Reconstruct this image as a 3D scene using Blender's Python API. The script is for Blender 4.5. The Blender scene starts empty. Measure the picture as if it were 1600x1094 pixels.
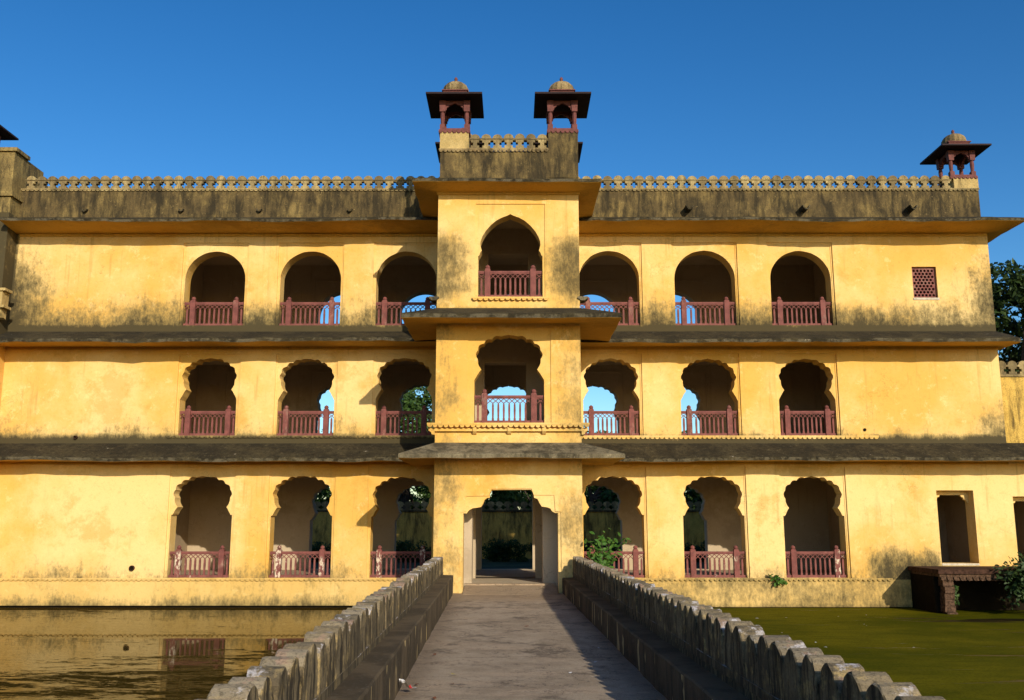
import bpy, bmesh, math, random
import numpy as np
from mathutils import Vector, Matrix
from mathutils.geometry import delaunay_2d_cdt
random.seed(7); rng = np.random.default_rng(7)
S = bpy.context.scene
COL = S.collection

# ------------------------------------------------------------------ camera
cd = bpy.data.cameras.new('camera'); cam = bpy.data.objects.new('camera', cd); COL.objects.link(cam)
cd.sensor_width = 36; cd.lens = 1475.0/1600*36; cd.clip_start = .1; cd.clip_end = 5000
cam.location = (.1816, -28.715, 1.62); cam.rotation_euler = (math.pi/2+.1804, 0, .0016)
S.camera = cam
# ------------------------------------------------------------------ sky, sun, exposure
SUN_TRAVEL = Vector((-.405, 1, -.412)).normalized()
EL = math.asin(-SUN_TRAVEL.z); AZ = math.atan2(-SUN_TRAVEL.x, -SUN_TRAVEL.y)
world = bpy.data.worlds.new('World'); S.world = world; world.use_nodes = True
wn = world.node_tree.nodes; wl = world.node_tree.links; wn.clear()
sky = wn.new('ShaderNodeTexSky'); sky.sky_type = 'NISHITA'; sky.sun_disc = False
sky.sun_elevation = EL; sky.sun_rotation = AZ
sky.air_density = 1.0; sky.dust_density = .8; sky.ozone_density = 2.0; sky.altitude = 300
hsv = wn.new('ShaderNodeHueSaturation'); hsv.inputs['Saturation'].default_value = 1.36; hsv.inputs['Value'].default_value = 1.0
bg = wn.new('ShaderNodeBackground'); bg.inputs['Strength'].default_value = .106
wo = wn.new('ShaderNodeOutputWorld')
gam = wn.new('ShaderNodeGamma'); gam.inputs['Gamma'].default_value = 1.19
wl.new(sky.outputs[0], hsv.inputs['Color']); wl.new(hsv.outputs[0], gam.inputs['Color']); wl.new(gam.outputs[0], bg.inputs['Color']); wl.new(bg.outputs[0], wo.inputs['Surface'])
sd = bpy.data.lights.new('sun', 'SUN'); sd.energy = 4.4; sd.angle = math.radians(.5); sd.color = (1.0, .90, .74)
sun = bpy.data.objects.new('sun', sd); COL.objects.link(sun); sun.location = (20, -50, 40)
sun.rotation_euler = SUN_TRAVEL.to_track_quat('-Z', 'Y').to_euler()
S.view_settings.view_transform = 'Standard'; S.view_settings.look = 'None'; S.view_settings.gamma = 1; S.view_settings.exposure = .06
S.render.engine = 'CYCLES'

# ------------------------------------------------------------------ material helper
class NT:
    def __init__(s, name):
        s.m = bpy.data.materials.new(name); s.m.use_nodes = True
        s.t = s.m.node_tree; s.n = s.t.nodes; s.l = s.t.links; s.n.clear()
        s.out = s.n.new('ShaderNodeOutputMaterial'); s.b = s.n.new('ShaderNodeBsdfPrincipled')
        s.l.new(s.b.outputs[0], s.out.inputs[0]); s.b.inputs['Roughness'].default_value = .85
        s.b.inputs['Specular IOR Level'].default_value = .25
        g = s.n.new('ShaderNodeNewGeometry'); s.geo = g; s.pos = g.outputs['Position']
        x = s.n.new('ShaderNodeSeparateXYZ'); s.l.new(s.pos, x.inputs[0]); s.x, s.y, s.z = x.outputs
        xn = s.n.new('ShaderNodeSeparateXYZ'); s.l.new(g.outputs['Normal'], xn.inputs[0]); s.nx, s.ny, s.nz = xn.outputs
    def put(s, sock, v):
        if hasattr(v, 'is_output'): s.l.new(v, sock)
        elif isinstance(v, (tuple, list)): sock.default_value = (*v, 1) if len(v) == 3 and sock.type == 'RGBA' else v
        else: sock.default_value = v
    def math(s, op, a, b=0., c=0., clamp=False):
        n = s.n.new('ShaderNodeMath'); n.operation = op; n.use_clamp = clamp
        s.put(n.inputs[0], a); s.put(n.inputs[1], b); s.put(n.inputs[2], c); return n.outputs[0]
    def mul(s, a, b): return s.math('MULTIPLY', a, b)
    def add(s, a, b): return s.math('ADD', a, b)
    def max(s, a, b): return s.math('MAXIMUM', a, b)
    def rng(s, v, a, b, c=0., d=1., smooth=True):
        n = s.n.new('ShaderNodeMapRange'); n.interpolation_type = 'SMOOTHSTEP' if smooth else 'LINEAR'
        s.put(n.inputs[0], v)
        for i, q in enumerate((a, b, c, d)): s.put(n.inputs[1+i], q)
        return n.outputs[0]
    def noise(s, scale, detail=4, rough=.55, stretch=(1, 1, 1), off=(0, 0, 0), dist=0.):
        mp = s.n.new('ShaderNodeMapping'); s.l.new(s.pos, mp.inputs[0])
        mp.inputs['Scale'].default_value = stretch; mp.inputs['Location'].default_value = off
        n = s.n.new('ShaderNodeTexNoise'); n.inputs['Scale'].default_value = scale; n.inputs['Detail'].default_value = detail
        n.inputs['Roughness'].default_value = rough; n.inputs['Distortion'].default_value = dist
        s.l.new(mp.outputs[0], n.inputs['Vector']); return n.outputs[0]
    def voro(s, scale, feature='F1', stretch=(1, 1, 1)):
        mp = s.n.new('ShaderNodeMapping'); s.l.new(s.pos, mp.inputs[0]); mp.inputs['Scale'].default_value = stretch
        n = s.n.new('ShaderNodeTexVoronoi'); n.feature = feature; n.inputs['Scale'].default_value = scale
        s.l.new(mp.outputs[0], n.inputs['Vector']); return n.outputs[0]
    def mix(s, f, a, b):
        n = s.n.new('ShaderNodeMix'); n.data_type = 'RGBA'; n.clamp_factor = True
        s.put(n.inputs[0], f); s.put(n.inputs[6], a); s.put(n.inputs[7], b); return n.outputs[2]
    def rnd(s):
        return s.n.new('ShaderNodeObjectInfo').outputs['Random']
    def color(s, v): s.put(s.b.inputs['Base Color'], v)
    def rough(s, v): s.put(s.b.inputs['Roughness'], v)
    def bump(s, h, strength=.3, dist=.02):
        n = s.n.new('ShaderNodeBump'); n.inputs['Strength'].default_value = strength; n.inputs['Distance'].default_value = dist
        s.put(n.inputs['Height'], h); s.l.new(n.outputs[0], s.b.inputs['Normal'])

M = {}
GR1 = (.034, .028, .014); GR2 = (.17, .13, .05)
def plaster(name, c1, c2, c3, bands, extra=None, grime_gain=1.0, top_ochre=True):
    t = NT(name)
    big = t.noise(.22, 3, .5); mid = t.noise(1.1, 5, .6, off=(3, 1, 7)); fine = t.noise(9, 6, .65)
    stv = t.noise(2.4, 5, .6, stretch=(1, 1, .16), off=(5, 2, 0))
    col = t.mix(t.rng(t.add(t.mul(big, .7), t.mul(t.noise(.85, 8, .7, off=(1, 9, 4)), .3)), .40, .60), c1, c2)
    col = t.mix(t.mul(t.rng(t.noise(.9, 9, .72, off=(3, 1, 7)), .52, .66), .40), col, c3)
    col = t.mix(t.mul(t.rng(t.noise(.33, 9, .72, off=(11, 3, 5)), .54, .62), .45), col, tuple(q*.84 for q in c3))
    col = t.mix(t.mul(t.rng(t.noise(2.6, 9, .75, off=(9, 9, 1)), .56, .64), .40), col, tuple(min(1, q*1.10+.03) for q in c2))
    drip = t.noise(7.0, 5, .65, stretch=(1, 1, .045), off=(5, 2, 0))
    col = t.mix(t.mul(t.mul(t.rng(drip, .55, .70), t.rng(t.noise(.6, 3, .5, off=(0, 4, 8)), .45, .60)), .38), col, tuple(q*.50 for q in c1))
    col = t.mix(t.mul(t.rng(fine, .56, .70), .22), col, tuple(q*.55 for q in c1))
    col = t.mix(t.mul(t.rng(t.noise(30, 5, .78), .54, .66), .28), col, tuple(q*.5 for q in c1))
    pit = t.mul(t.rng(t.noise(19, 3, .6, off=(2, 2, 9)), .68, .72), t.rng(t.noise(1.1, 4, .6, off=(6, 1, 1)), .50, .62))
    col = t.mix(t.mul(pit, .6), col, (.10, .065, .02))
    ck = t.math('ABSOLUTE', t.add(t.noise(.75, 7, .62, off=(4, 9, 2), dist=.3), -.5)); col = t.mix(t.mul(t.mul(t.rng(ck, .0, .0035, 1, 0), t.rng(t.noise(.4, 3, .5, off=(5, 5, 9)), .52, .60)), .6), col, tuple(q*.3 for q in c1))
    m = None
    for lo, hi, w in bands:          # grime settled above ledges
        b = t.rng(t.z, lo, hi, w, 0., smooth=False)
        b = t.mul(b, t.rng(t.z, lo-.35, lo-.34, 0, 1, smooth=False))
        m = b if m is None else t.max(m, b)
    if extra: m = t.max(m, extra(t)) if m is not None else extra(t)
    if m is not None:
        n1 = t.noise(2.2, 8, .70, off=(2, 0, 4)); n2 = t.noise(13.0, 8, .78, stretch=(1, 1, .55)); n3 = t.noise(.5, 3, .5, off=(7, 3, 3)); n4 = t.noise(4.5, 5, .6, stretch=(1, 1, .12), off=(0, 3, 0))
        v = t.add(t.add(m, .0), t.add(t.add(t.mul(n1, .75), t.mul(n2, 1.0)), t.add(t.mul(n3, .75), t.mul(n4, .45))))
        present = t.rng(m, .0, .10)
        col = t.mix(t.mul(t.mul(t.rng(m, .0, 1.0), t.rng(n3, .35, .6, .35, 1)), .55*grime_gain), col, (.34, .235, .075))
        g1 = t.mul(t.rng(v, 1.74, 2.12), present); g2 = t.mul(t.rng(v, 2.00, 2.36), present)
        col = t.mix(t.mul(g1, .8*grime_gain), col, GR2); col = t.mix(t.mul(g2, .85*grime_gain), col, GR1)
    t.color(col)
    t.bump(t.add(t.mul(t.noise(1.3, 3, .5), 1.2), t.add(t.mul(fine, .35), t.mul(t.noise(40, 3, .6), .12))), .35, .03)
    t.rough(.9); M[name] = t.m; return t
Y1, Y2, Y3 = (.69, .40, .085), (.79, .56, .225), (.64, .345, .055)
def corners(t):
    a = t.math('ABSOLUTE', t.x); z = t.rng(t.z, 6.9, 7.4)
    return t.max(t.mul(t.mul(t.rng(a, 12.6, 15.4, 0, .85, smooth=False), z), t.rng(t.z, 10.6, 8.0, .45, 1)), t.mul(t.rng(t.x, -15.3, -15.5, 0, .95), z))
def lowpatch(t):
    e = t.mul(t.mul(t.rng(t.x, 12.5, 15.2, 0, .62, smooth=False), t.rng(t.z, 6.3, 4.2, 0, 1)), t.rng(t.z, 3.9, 3.95))
    r = t.mul(t.rng(t.x, 10.0, 11.3), t.mul(t.rng(t.x, 12.6, 13.2, 1, 0), t.rng(t.z, 1.5, .2, 0, .85)))
    return t.max(t.max(corners(t), r), e)
plaster('plaster', Y1, Y2, Y3, [(7.36, 9.05, .90), (7.38, 7.92, 1.55), (3.9, 4.42, 1.5), (3.9, 5.1, .55), (-.06, .9, .50)], lowpatch)
plaster('plaster_block', Y1, Y2, Y3, [(7.36, 7.62, .6), (3.7, 4.02, .2), (-.3, .9, .38)],
        lambda t: t.mul(t.mul(t.rng(t.z, 7.5, 8.0, .4, .72), t.rng(t.z, 8.9, 10.3, 1, 0)), t.rng(t.math('ABSOLUTE', t.add(t.add(t.x, -.06), t.mul(t.add(t.noise(1.3, 5, .65, off=(2, 2, 2)), -.5), 1.0))), .75, 1.7, .25, 1)), .8)
def plinth_mask(t):
    return t.rng(t.x, -2, 7, .26, .52)
plaster('plaster_plinth', (.66, .42, .12), (.72, .49, .17), (.55, .34, .08), [(-1.0, -.15, .78)], plinth_mask, .9)
plaster('soffit', (.56, .30, .045), (.62, .35, .06), (.45, .22, .03), [], lambda t: t.rng(t.z, 0, 1, .28, .28), .5)  # yellow plaster deepened to orange: bounced light under the eaves put into colour
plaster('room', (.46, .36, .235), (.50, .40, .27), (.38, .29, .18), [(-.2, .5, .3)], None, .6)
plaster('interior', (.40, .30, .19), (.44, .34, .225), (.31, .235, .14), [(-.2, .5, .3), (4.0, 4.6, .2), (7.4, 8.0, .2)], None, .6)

def stained(name, pale, midc, dark, zlo=None, bias=0.):
    t = NT(name)
    st = t.noise(5.0, 8, .74, stretch=(1, 1, .20), off=(1, 2, 3), dist=.4); st2 = t.noise(1.3, 7, .7, stretch=(1, 1, .40))
    blot = t.noise(1.6, 9, .74, off=(4, 4, 4)); fine = t.noise(14, 8, .78)
    col = t.mix(t.rng(blot, .38, .62), midc, pale)
    col = t.mix(t.mul(t.rng(t.noise(.7, 4, .6, off=(8, 1, 0)), .50+bias, .64+bias), .85), col, midc)
    v = t.add(t.mul(st, .6), t.add(t.mul(st2, .5), t.mul(blot, .15)))
    col = t.mix(t.mul(t.rng(v, .54+bias, .74+bias), .9), col, dark)
    col = t.mix(t.mul(t.rng(fine, .53, .72), .7), col, dark)
    col = t.mix(t.mul(t.rng(t.noise(11, 5, .7, off=(3, 6, 6)), .62, .72), .55), col, tuple(min(.8, q*1.5+.03) for q in pale))
    col = t.mix(t.mul(t.rng(t.noise(38, 4, .8, off=(1, 1, 2)), .5, .66), .6), col, dark)
    if name == 'merlon_stone': col = t.mix(t.rng(t.rnd(), .35, 1, 0, .75), col, (.11, .082, .04))
    t.color(col); t.bump(t.add(fine, t.mul(t.noise(3, 4, .6), .8)), .6, .03); t.rough(.95); M[name] = t.m; return t
stained('parapet_plaster', (.25, .175, .060), (.115, .080, .032), (.022, .018, .010), bias=-.02)
stained('merlon_stone', (.50, .385, .17), (.27, .195, .085), (.055, .043, .022), bias=.02)
stained('eave_top', (.055, .043, .020), (.026, .021, .010), (.008, .007, .004), bias=-.02)
stained('hood_top', (.25, .205, .12), (.15, .12, .068), (.035, .029, .016), bias=.0)
def eave_mat():
    t = NT('eave_top'); a = t.noise(1.3, 8, .72); b = t.noise(9, 8, .76); c = t.noise(34, 5, .8)
    col = t.mix(t.rng(a, .40, .60), (.026, .020, .009), (.056, .043, .019))
    col = t.mix(t.mul(t.rng(b, .50, .62), .75), col, (.012, .010, .005)); col = t.mix(t.mul(t.rng(b, .34, .43, 1, 0), .6), col, (.14, .11, .055))
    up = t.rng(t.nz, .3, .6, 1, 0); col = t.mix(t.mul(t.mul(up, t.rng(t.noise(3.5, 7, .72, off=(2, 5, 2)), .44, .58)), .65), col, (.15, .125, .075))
    col = t.mix(t.mul(t.rng(t.noise(5.5, 7, .75, stretch=(.5, 1, 1), off=(8, 3, 3)), .665, .69), .8), col, (.42, .37, .28))
    col = t.mix(t.mul(t.rng(c, .52, .64), .6), col, (.010, .008, .004))
    t.color(col); t.bump(t.add(b, t.mul(c, .6)), .9, .03); t.rough(.97); M['eave_top'] = t.m
eave_mat()
stained('dome_stone', (.42, .31, .14), (.27, .19, .085), (.06, .042, .02), bias=.0)
stained('tower_plaster', (.38, .27, .09), (.22, .155, .055), (.04, .03, .015))
stained('pier_plaster', (.55, .40, .16), (.42, .30, .11), (.13, .095, .04), bias=.05)

stained('garden_plaster', (.72, .46, .10), (.55, .35, .075), (.07, .045, .015), bias=.03)
def red(name, c, peel):
    t = NT(name)
    n = t.noise(6, 5, .6); col = t.mix(t.rng(n, .35, .65), c, tuple(q*.68 for q in c))
    col = t.mix(t.mul(t.rng(t.noise(22, 4, .7), .55, .7), .5), col, tuple(q*1.5 for q in c))
    pm = t.mul(t.rng(t.noise(14, 5, .75, stretch=(1, 1, .5), off=(2, 7, 1)), .60-peel, .63-peel), t.mul(t.rng(t.noise(.9, 2, .5, off=(6, 6, 2)), .47, .56), t.rng(t.z, 1.5, 3.5, 1, .12)))
    col = t.mix(pm, col, (.62, .50, .36)); t.color(col); t.rough(.75); t.bump(n, .3, .01); M[name] = t.m
red('red_stone', (.215, .072, .058), -.02)
red('red_stone_peeled', (.205, .066, .053), .09)
red('chhatri_stone', (.165, .055, .045), -.2)
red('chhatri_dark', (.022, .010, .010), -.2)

def merlon_mat(name):
    t = NT(name)
    st = t.noise(13, 6, .7, stretch=(1, 1, .10)); bl = t.noise(3.0, 6, .65); fine = t.noise(30, 6, .8); f2 = t.noise(75, 3, .7)
    col = t.mix(t.rng(bl, .42, .6), (.24, .18, .095), (.115, .086, .045))
    col = t.mix(t.mul(t.rng(t.noise(5.0, 5, .7, off=(5, 0, 9)), .53, .62), .8), col, (.44, .31, .12))
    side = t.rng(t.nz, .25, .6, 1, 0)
    col = t.mix(t.mul(t.mul(t.rng(st, .45, .58), side), .92), col, (.018, .013, .007))  # vertical side streaks, near-black so they also carry the faces' shade
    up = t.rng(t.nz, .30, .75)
    col = t.mix(t.mul(up, t.rng(t.rnd(), 0, 1, .15, .65)), col, (.44, .36, .24)); col = t.mix(t.mul(t.rng(t.math('FRACT', t.mul(t.rnd(), 7.3)), .4, 1), .6), col, (.06, .046, .026))  # upward faces painted paler as if sunlit; merlon tone also varies at random
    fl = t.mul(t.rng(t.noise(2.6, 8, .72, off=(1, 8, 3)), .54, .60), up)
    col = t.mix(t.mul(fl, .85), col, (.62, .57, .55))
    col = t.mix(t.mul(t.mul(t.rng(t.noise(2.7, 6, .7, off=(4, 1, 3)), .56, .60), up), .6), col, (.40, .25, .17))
    col = t.mix(t.mul(t.rng(fine, .50, .64), .65), col, (.045, .036, .022)); col = t.mix(t.mul(t.rng(f2, .52, .66), .4), col, (.05, .04, .025))
    t.color(col); t.bump(t.add(t.mul(fine, .8), bl), .9, .025); t.rough(.95); M[name] = t.m
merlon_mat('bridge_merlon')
def bench_mat():
    t = NT('bench_stone')
    st = t.noise(7, 5, .65, stretch=(1, 1, .15)); fine = t.noise(20, 5, .7)
    col = t.mix(t.rng(t.noise(1.5, 4, .6), .4, .6), (.105, .075, .040), (.055, .040, .021))
    side = t.rng(t.nz, .3, .7, 1, 0)
    col = t.mix(t.mul(t.mul(t.rng(st, .40, .7), side), .7), col, (.016, .011, .006))
    pl = t.mul(t.rng(t.noise(2.6, 3, .45, stretch=(1, 1.5, .5), off=(3, 3, 3)), .625, .64), side)
    col = t.mix(t.mul(pl, .9), col, (.46, .34, .15))
    col = t.mix(t.mul(t.rng(fine, .56, .7), .5), col, (.17, .15, .11))
    t.color(col); t.bump(fine, .5, .02); t.rough(.92); M['bench_stone'] = t.m
bench_mat()
def deck_mat():
    t = NT('deck')
    a = t.noise(.7, 8, .68); b = t.noise(7, 8, .75); c = t.noise(50, 4, .75)
    col = t.mix(t.rng(a, .40, .60), (.37, .285, .19), (.49, .385, .265))
    col = t.mix(t.mul(t.rng(t.noise(1.6, 8, .72, stretch=(.4, 1.2, 1), off=(2, 2, 0)), .50, .60), .8), col, (.52, .39, .26))
    col = t.mix(t.mul(t.rng(t.noise(1.0, 9, .75, off=(7, 7, 0)), .52, .62), .85), col, (.15, .115, .078))
    col = t.mix(t.mul(t.rng(b, .52, .64), .45), col, (.20, .155, .115)); col = t.mix(t.mul(t.rng(b, .36, .46, 1, 0), .35), col, (.50, .42, .32))
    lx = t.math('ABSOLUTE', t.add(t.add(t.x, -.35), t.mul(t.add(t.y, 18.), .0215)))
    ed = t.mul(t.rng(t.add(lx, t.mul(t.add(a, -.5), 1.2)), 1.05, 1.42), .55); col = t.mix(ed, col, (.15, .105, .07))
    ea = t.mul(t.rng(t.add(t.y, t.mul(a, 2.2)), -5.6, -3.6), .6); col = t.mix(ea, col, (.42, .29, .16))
    jt = t.math('ABSOLUTE', t.add(t.math('FRACT', t.mul(t.add(t.y, t.mul(t.noise(.8, 5, .7), .5)), .30)), -.5))
    col = t.mix(t.mul(t.mul(t.rng(jt, .0, .008, 1, 0), t.rng(t.noise(2, 4, .6), .42, .55)), .7), col, (.09, .07, .05))
    cr = t.math('ABSOLUTE', t.add(t.noise(.9, 6, .62, off=(4, 9, 0)), -.5)); col = t.mix(t.mul(t.rng(cr, .0, .008, 1, 0), .8), col, (.09, .07, .05))
    col = t.mix(t.mul(t.rng(c, .50, .64), .45), col, (.13, .10, .075)); col = t.mix(t.mul(t.rng(c, .34, .44, 1, 0), .30), col, (.55, .46, .36))
    t.color(col); t.bump(t.add(t.mul(b, 1.0), t.mul(c, .9)), 1.0, .03); t.rough(.9); M['deck'] = t.m
deck_mat()
def simple(name, c, rough=.8, var=.35, scale=6, spec=.25):
    t = NT(name); n = t.noise(scale, 5, .65)
    t.color(t.mix(t.rng(n, .35, .65), c, tuple(q*(1-var) for q in c))); t.rough(rough); t.bump(n, .3, .02)
    t.b.inputs['Specular IOR Level'].default_value = spec; M[name] = t.m; return t
simple('ground', (.11, .08, .022), .95, .5, .6); simple('mud', (.06, .05, .03), .9)
simple('bark', (.08, .06, .045), .95); simple('packet', (.72, .70, .68), .5, .25, 40); simple('packet_red', (.5, .04, .03), .5)
simple('dry_leaf', (.20, .07, .03), .8); simple('yellow_leaf', (.55, .45, .04), .8); simple('platform_stone', (.075, .038, .024), .95, .6, 9, .1)
simple('brick_stone', (.12, .07, .042), .95, .7, 14, .1); simple('soil', (.05, .045, .03), .95); simple('wet_wall_shade', (.016, .012, .007), .97, .3, 6, .03)
simple('scum_bit', (.55, .55, .5), .8); simple('pale_stone', (.60, .52, .38), .8, .3, 10)
def leaf(name, c1, c2):
    t = NT(name); r = t.geo.outputs['Random Per Island']
    col = t.mix(r, c1, c2); t.color(col); t.rough(.55); t.b.inputs['Specular IOR Level'].default_value = .3
    tr = t.n.new('ShaderNodeBsdfTranslucent'); t.l.new(col, tr.inputs[0])
    mx = t.n.new('ShaderNodeMixShader'); mx.inputs[0].default_value = .25
    t.l.new(t.b.outputs[0], mx.inputs[1]); t.l.new(tr.outputs[0], mx.inputs[2]); t.l.new(mx.outputs[0], t.out.inputs[0]); M[name] = t.m
leaf('leaf_dark', (.018, .040, .010), (.05, .085, .018)); leaf('leaf_mid', (.03, .07, .012), (.08, .14, .025)); leaf('leaf_fig', (.035, .11, .012), (.10, .20, .03))
leaf('leaf_hedge', (.02, .05, .01), (.055, .10, .02))
def water_mat():
    t = NT('water_clear')
    n = t.noise(.50, 7, .74, stretch=(.6, 1.7, 1), dist=.8); f = t.noise(4.5, 7, .78, stretch=(.55, 2.0, 1), dist=1.2); g = t.noise(22, 5, .8, stretch=(.5, 1.8, 1))
    near = t.rng(t.y, -7.0, -16.0, 0, .20, smooth=False); far = t.mul(t.rng(t.y, -4.5, -1.0, 0, .10), t.rng(t.x, -7, -11))
    v = t.add(t.add(t.mul(n, .80), t.mul(f, .55)), t.add(t.add(near, far), t.mul(g, .12)))
    msk = t.rng(v, .865, .90); film = t.mul(t.rng(t.add(t.mul(g, .7), t.mul(f, .3)), .42, .62), .42)
    col = t.mix(t.max(msk, film), (.050, .031, .005), t.mix(t.rng(g, .42, .58), (.012, .008, .003), (.085, .048, .010)))
    m2 = t.max(msk, film)
    t.color(col); t.put(t.b.inputs['Roughness'], t.rng(msk, 0, 1, .02, .8)); t.b.inputs['IOR'].default_value = 1.115
    t.put(t.b.inputs['Specular IOR Level'], t.rng(m2, 0, 1, .50, .02))
    h = t.add(t.mul(t.noise(2.2, 3, .5, stretch=(.6, 1.4, 1)), .16), t.add(t.mul(msk, .7), t.mul(t.mul(msk, g), 1.0))); t.bump(h, .16, .02); M['water_clear'] = t.m
    df = t.n.new('ShaderNodeBsdfDiffuse'); t.put(df.inputs[0], t.mix(t.rng(g, .42, .58), (.020, .013, .003), (.070, .046, .008)))
    mx = t.n.new('ShaderNodeMixShader'); t.put(mx.inputs[0], t.max(t.mul(msk, .9), t.add(t.mul(film, .8), .12))); t.l.new(t.b.outputs[0], mx.inputs[1]); t.l.new(df.outputs[0], mx.inputs[2]); t.l.new(mx.outputs[0], t.out.inputs[0])
    t = NT('water_algae')
    a = t.noise(.16, 5, .65); b = t.noise(28, 5, .8, stretch=(.6, 1.4, 1)); c = t.noise(.6, 8, .74, stretch=(.35, 1.8, 1), off=(3, 4, 0), dist=.6); d = t.noise(2.2, 8, .75, stretch=(.5, 1.5, 1), off=(1, 1, 0))
    col = t.mix(t.rng(a, .4, .6), (.060, .066, .002), (.125, .110, .004)); col = t.mix(t.mul(t.rng(d, .50, .60), .45), col, (.044, .048, .002))
    col = t.mix(t.mul(t.rng(b, .49, .62), .7), col, (.018, .020, .001)); col = t.mix(t.mul(t.rng(b, .32, .43, 1, 0), .55), col, (.15, .145, .01))
    gap = t.mul(t.rng(t.add(t.add(c, t.mul(b, .10)), t.rng(t.x, 8, 14, 0, .10)), .675, .705), t.rng(t.x, 5.5, 9))
    col = t.mix(gap, col, (.012, .010, .003)); t.color(col); t.put(t.b.inputs['Roughness'], t.rng(gap, 0, 1, .8, .4))
    t.put(t.b.inputs['Specular IOR Level'], t.rng(gap, 0, 1, .02, .15)); t.bump(b, .4, .012); M['water_algae'] = t.m
water_mat()

# ------------------------------------------------------------------ object helpers
def mesh(name, verts, faces, mats, mi=None, smooth=False):
    me = bpy.data.meshes.new(name); me.from_pydata([tuple(map(float, v)) for v in verts], [], faces)
    for m in (mats if isinstance(mats, (list, tuple)) else [mats]): me.materials.append(M[m])
    if mi is not None: me.polygons.foreach_set('material_index', mi)
    if smooth: me.polygons.foreach_set('use_smooth', [True]*len(me.polygons))
    me.update(); return me
def obj(name, me, parent=None, loc=(0, 0, 0), rz=0., scale=None, label=None):
    o = bpy.data.objects.new(name, me); COL.objects.link(o); o.location = loc; o.rotation_euler = (0, 0, rz)
    if scale: o.scale = scale
    if parent: o.parent = parent
    if label: o['label'] = label
    return o
def thing(name, label, cat, loc=(0, 0, 0), rz=0., group=None, me=None):
    o = obj(name, me, None, loc, rz); o['label'] = label; o['category'] = cat
    if group: o['group'] = group
    return o
def struct(name, me, loc=(0, 0, 0), kind='structure'):
    o = obj(name, me, None, loc); o['kind'] = kind; return o
class MB:
    def __init__(s): s.v = []; s.f = []; s.mi = []
    def quad(s, pts, mi=0):
        b = len(s.v); s.v += [tuple(p) for p in pts]; s.f.append(list(range(b, b+len(pts)))); s.mi.append(mi)
    def box(s, x0, x1, y0, y1, z0, z1, mi=0):
        b = len(s.v); s.v += [(x, y, z) for x in (x0, x1) for y in (y0, y1) for z in (z0, z1)]
        for f in ((0, 1, 3, 2), (4, 6, 7, 5), (0, 4, 5, 1), (2, 3, 7, 6), (0, 2, 6, 4), (1, 5, 7, 3)):
            s.f.append([b+i for i in f]); s.mi.append(mi)
    def lathe(s, prof, seg=12, c=(0, 0), mi=0, ph=0., ribs=None):
        b = len(s.v); n = len(prof)
        for r, z in prof:
            for k in range(seg):
                a = 2*math.pi*k/seg+ph; rr = r*(1+(ribs*(k % 2) if ribs else 0)); s.v.append((c[0]+rr*math.cos(a), c[1]+rr*math.sin(a), z))
        for i in range(n-1):
            for k in range(seg):
                s.f.append([b+i*seg+k, b+i*seg+(k+1) % seg, b+(i+1)*seg+(k+1) % seg, b+(i+1)*seg+k]); s.mi.append(mi)
        s.f.append([b+k for k in range(seg)][::-1]); s.mi.append(mi); s.f.append([b+(n-1)*seg+k for k in range(seg)]); s.mi.append(mi)
    def prism(s, poly, d0, d1, axis='y', mi=0):   # polygon extruded along y (poly in xz) or x (poly in yz)
        b = len(s.v); n = len(poly)
        P = (lambda p, d: (p[0], d, p[1])) if axis == 'y' else (lambda p, d: (d, p[0], p[1]))
        for d in (d0, d1): s.v += [P(p, d) for p in poly]
        s.f.append([b+i for i in range(n)]); s.f.append([b+n+i for i in range(n)][::-1]); s.mi += [mi, mi]
        for i in range(n):
            j = (i+1) % n; s.f.append([b+j, b+i, b+n+i, b+n+j]); s.mi.append(mi)
    def bar(s, p, q, w, d, mi=0):      # thin bar in xz plane with width w, depth d along y
        p = Vector(p); q = Vector(q); t = (q-p).normalized(); u = Vector((-t.z, 0, t.x))*w/2; e = Vector((0, d/2, 0)); b = len(s.v)
        for o in (p, q):
            for a in (-1, 1):
                for c in (-1, 1): s.v.append(tuple(o+u*a+e*c))
        for f in ((0, 1, 3, 2), (4, 6, 7, 5), (0, 4, 5, 1), (2, 3, 7, 6), (0, 2, 6, 4), (1, 5, 7, 3)): s.f.append([b+i for i in f]); s.mi.append(mi)
    def mesh(s, name, mats, smooth=False, fix=True):
        me = mesh(name, s.v, s.f, mats, s.mi, smooth)
        if fix:
            bm = bmesh.new(); bm.from_mesh(me); bmesh.ops.recalc_face_normals(bm, faces=bm.faces); bm.to_mesh(me); bm.free()
        return me
def inside(p, poly):
    x, y = p; c = False; n = len(poly); j = n-1
    for i in range(n):
        xi, yi = poly[i]; xj, yj = poly[j]
        if (yi > y) != (yj > y) and x < (xj-xi)*(y-yi)/(yj-yi)+xi: c = not c
        j = i
    return c
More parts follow.
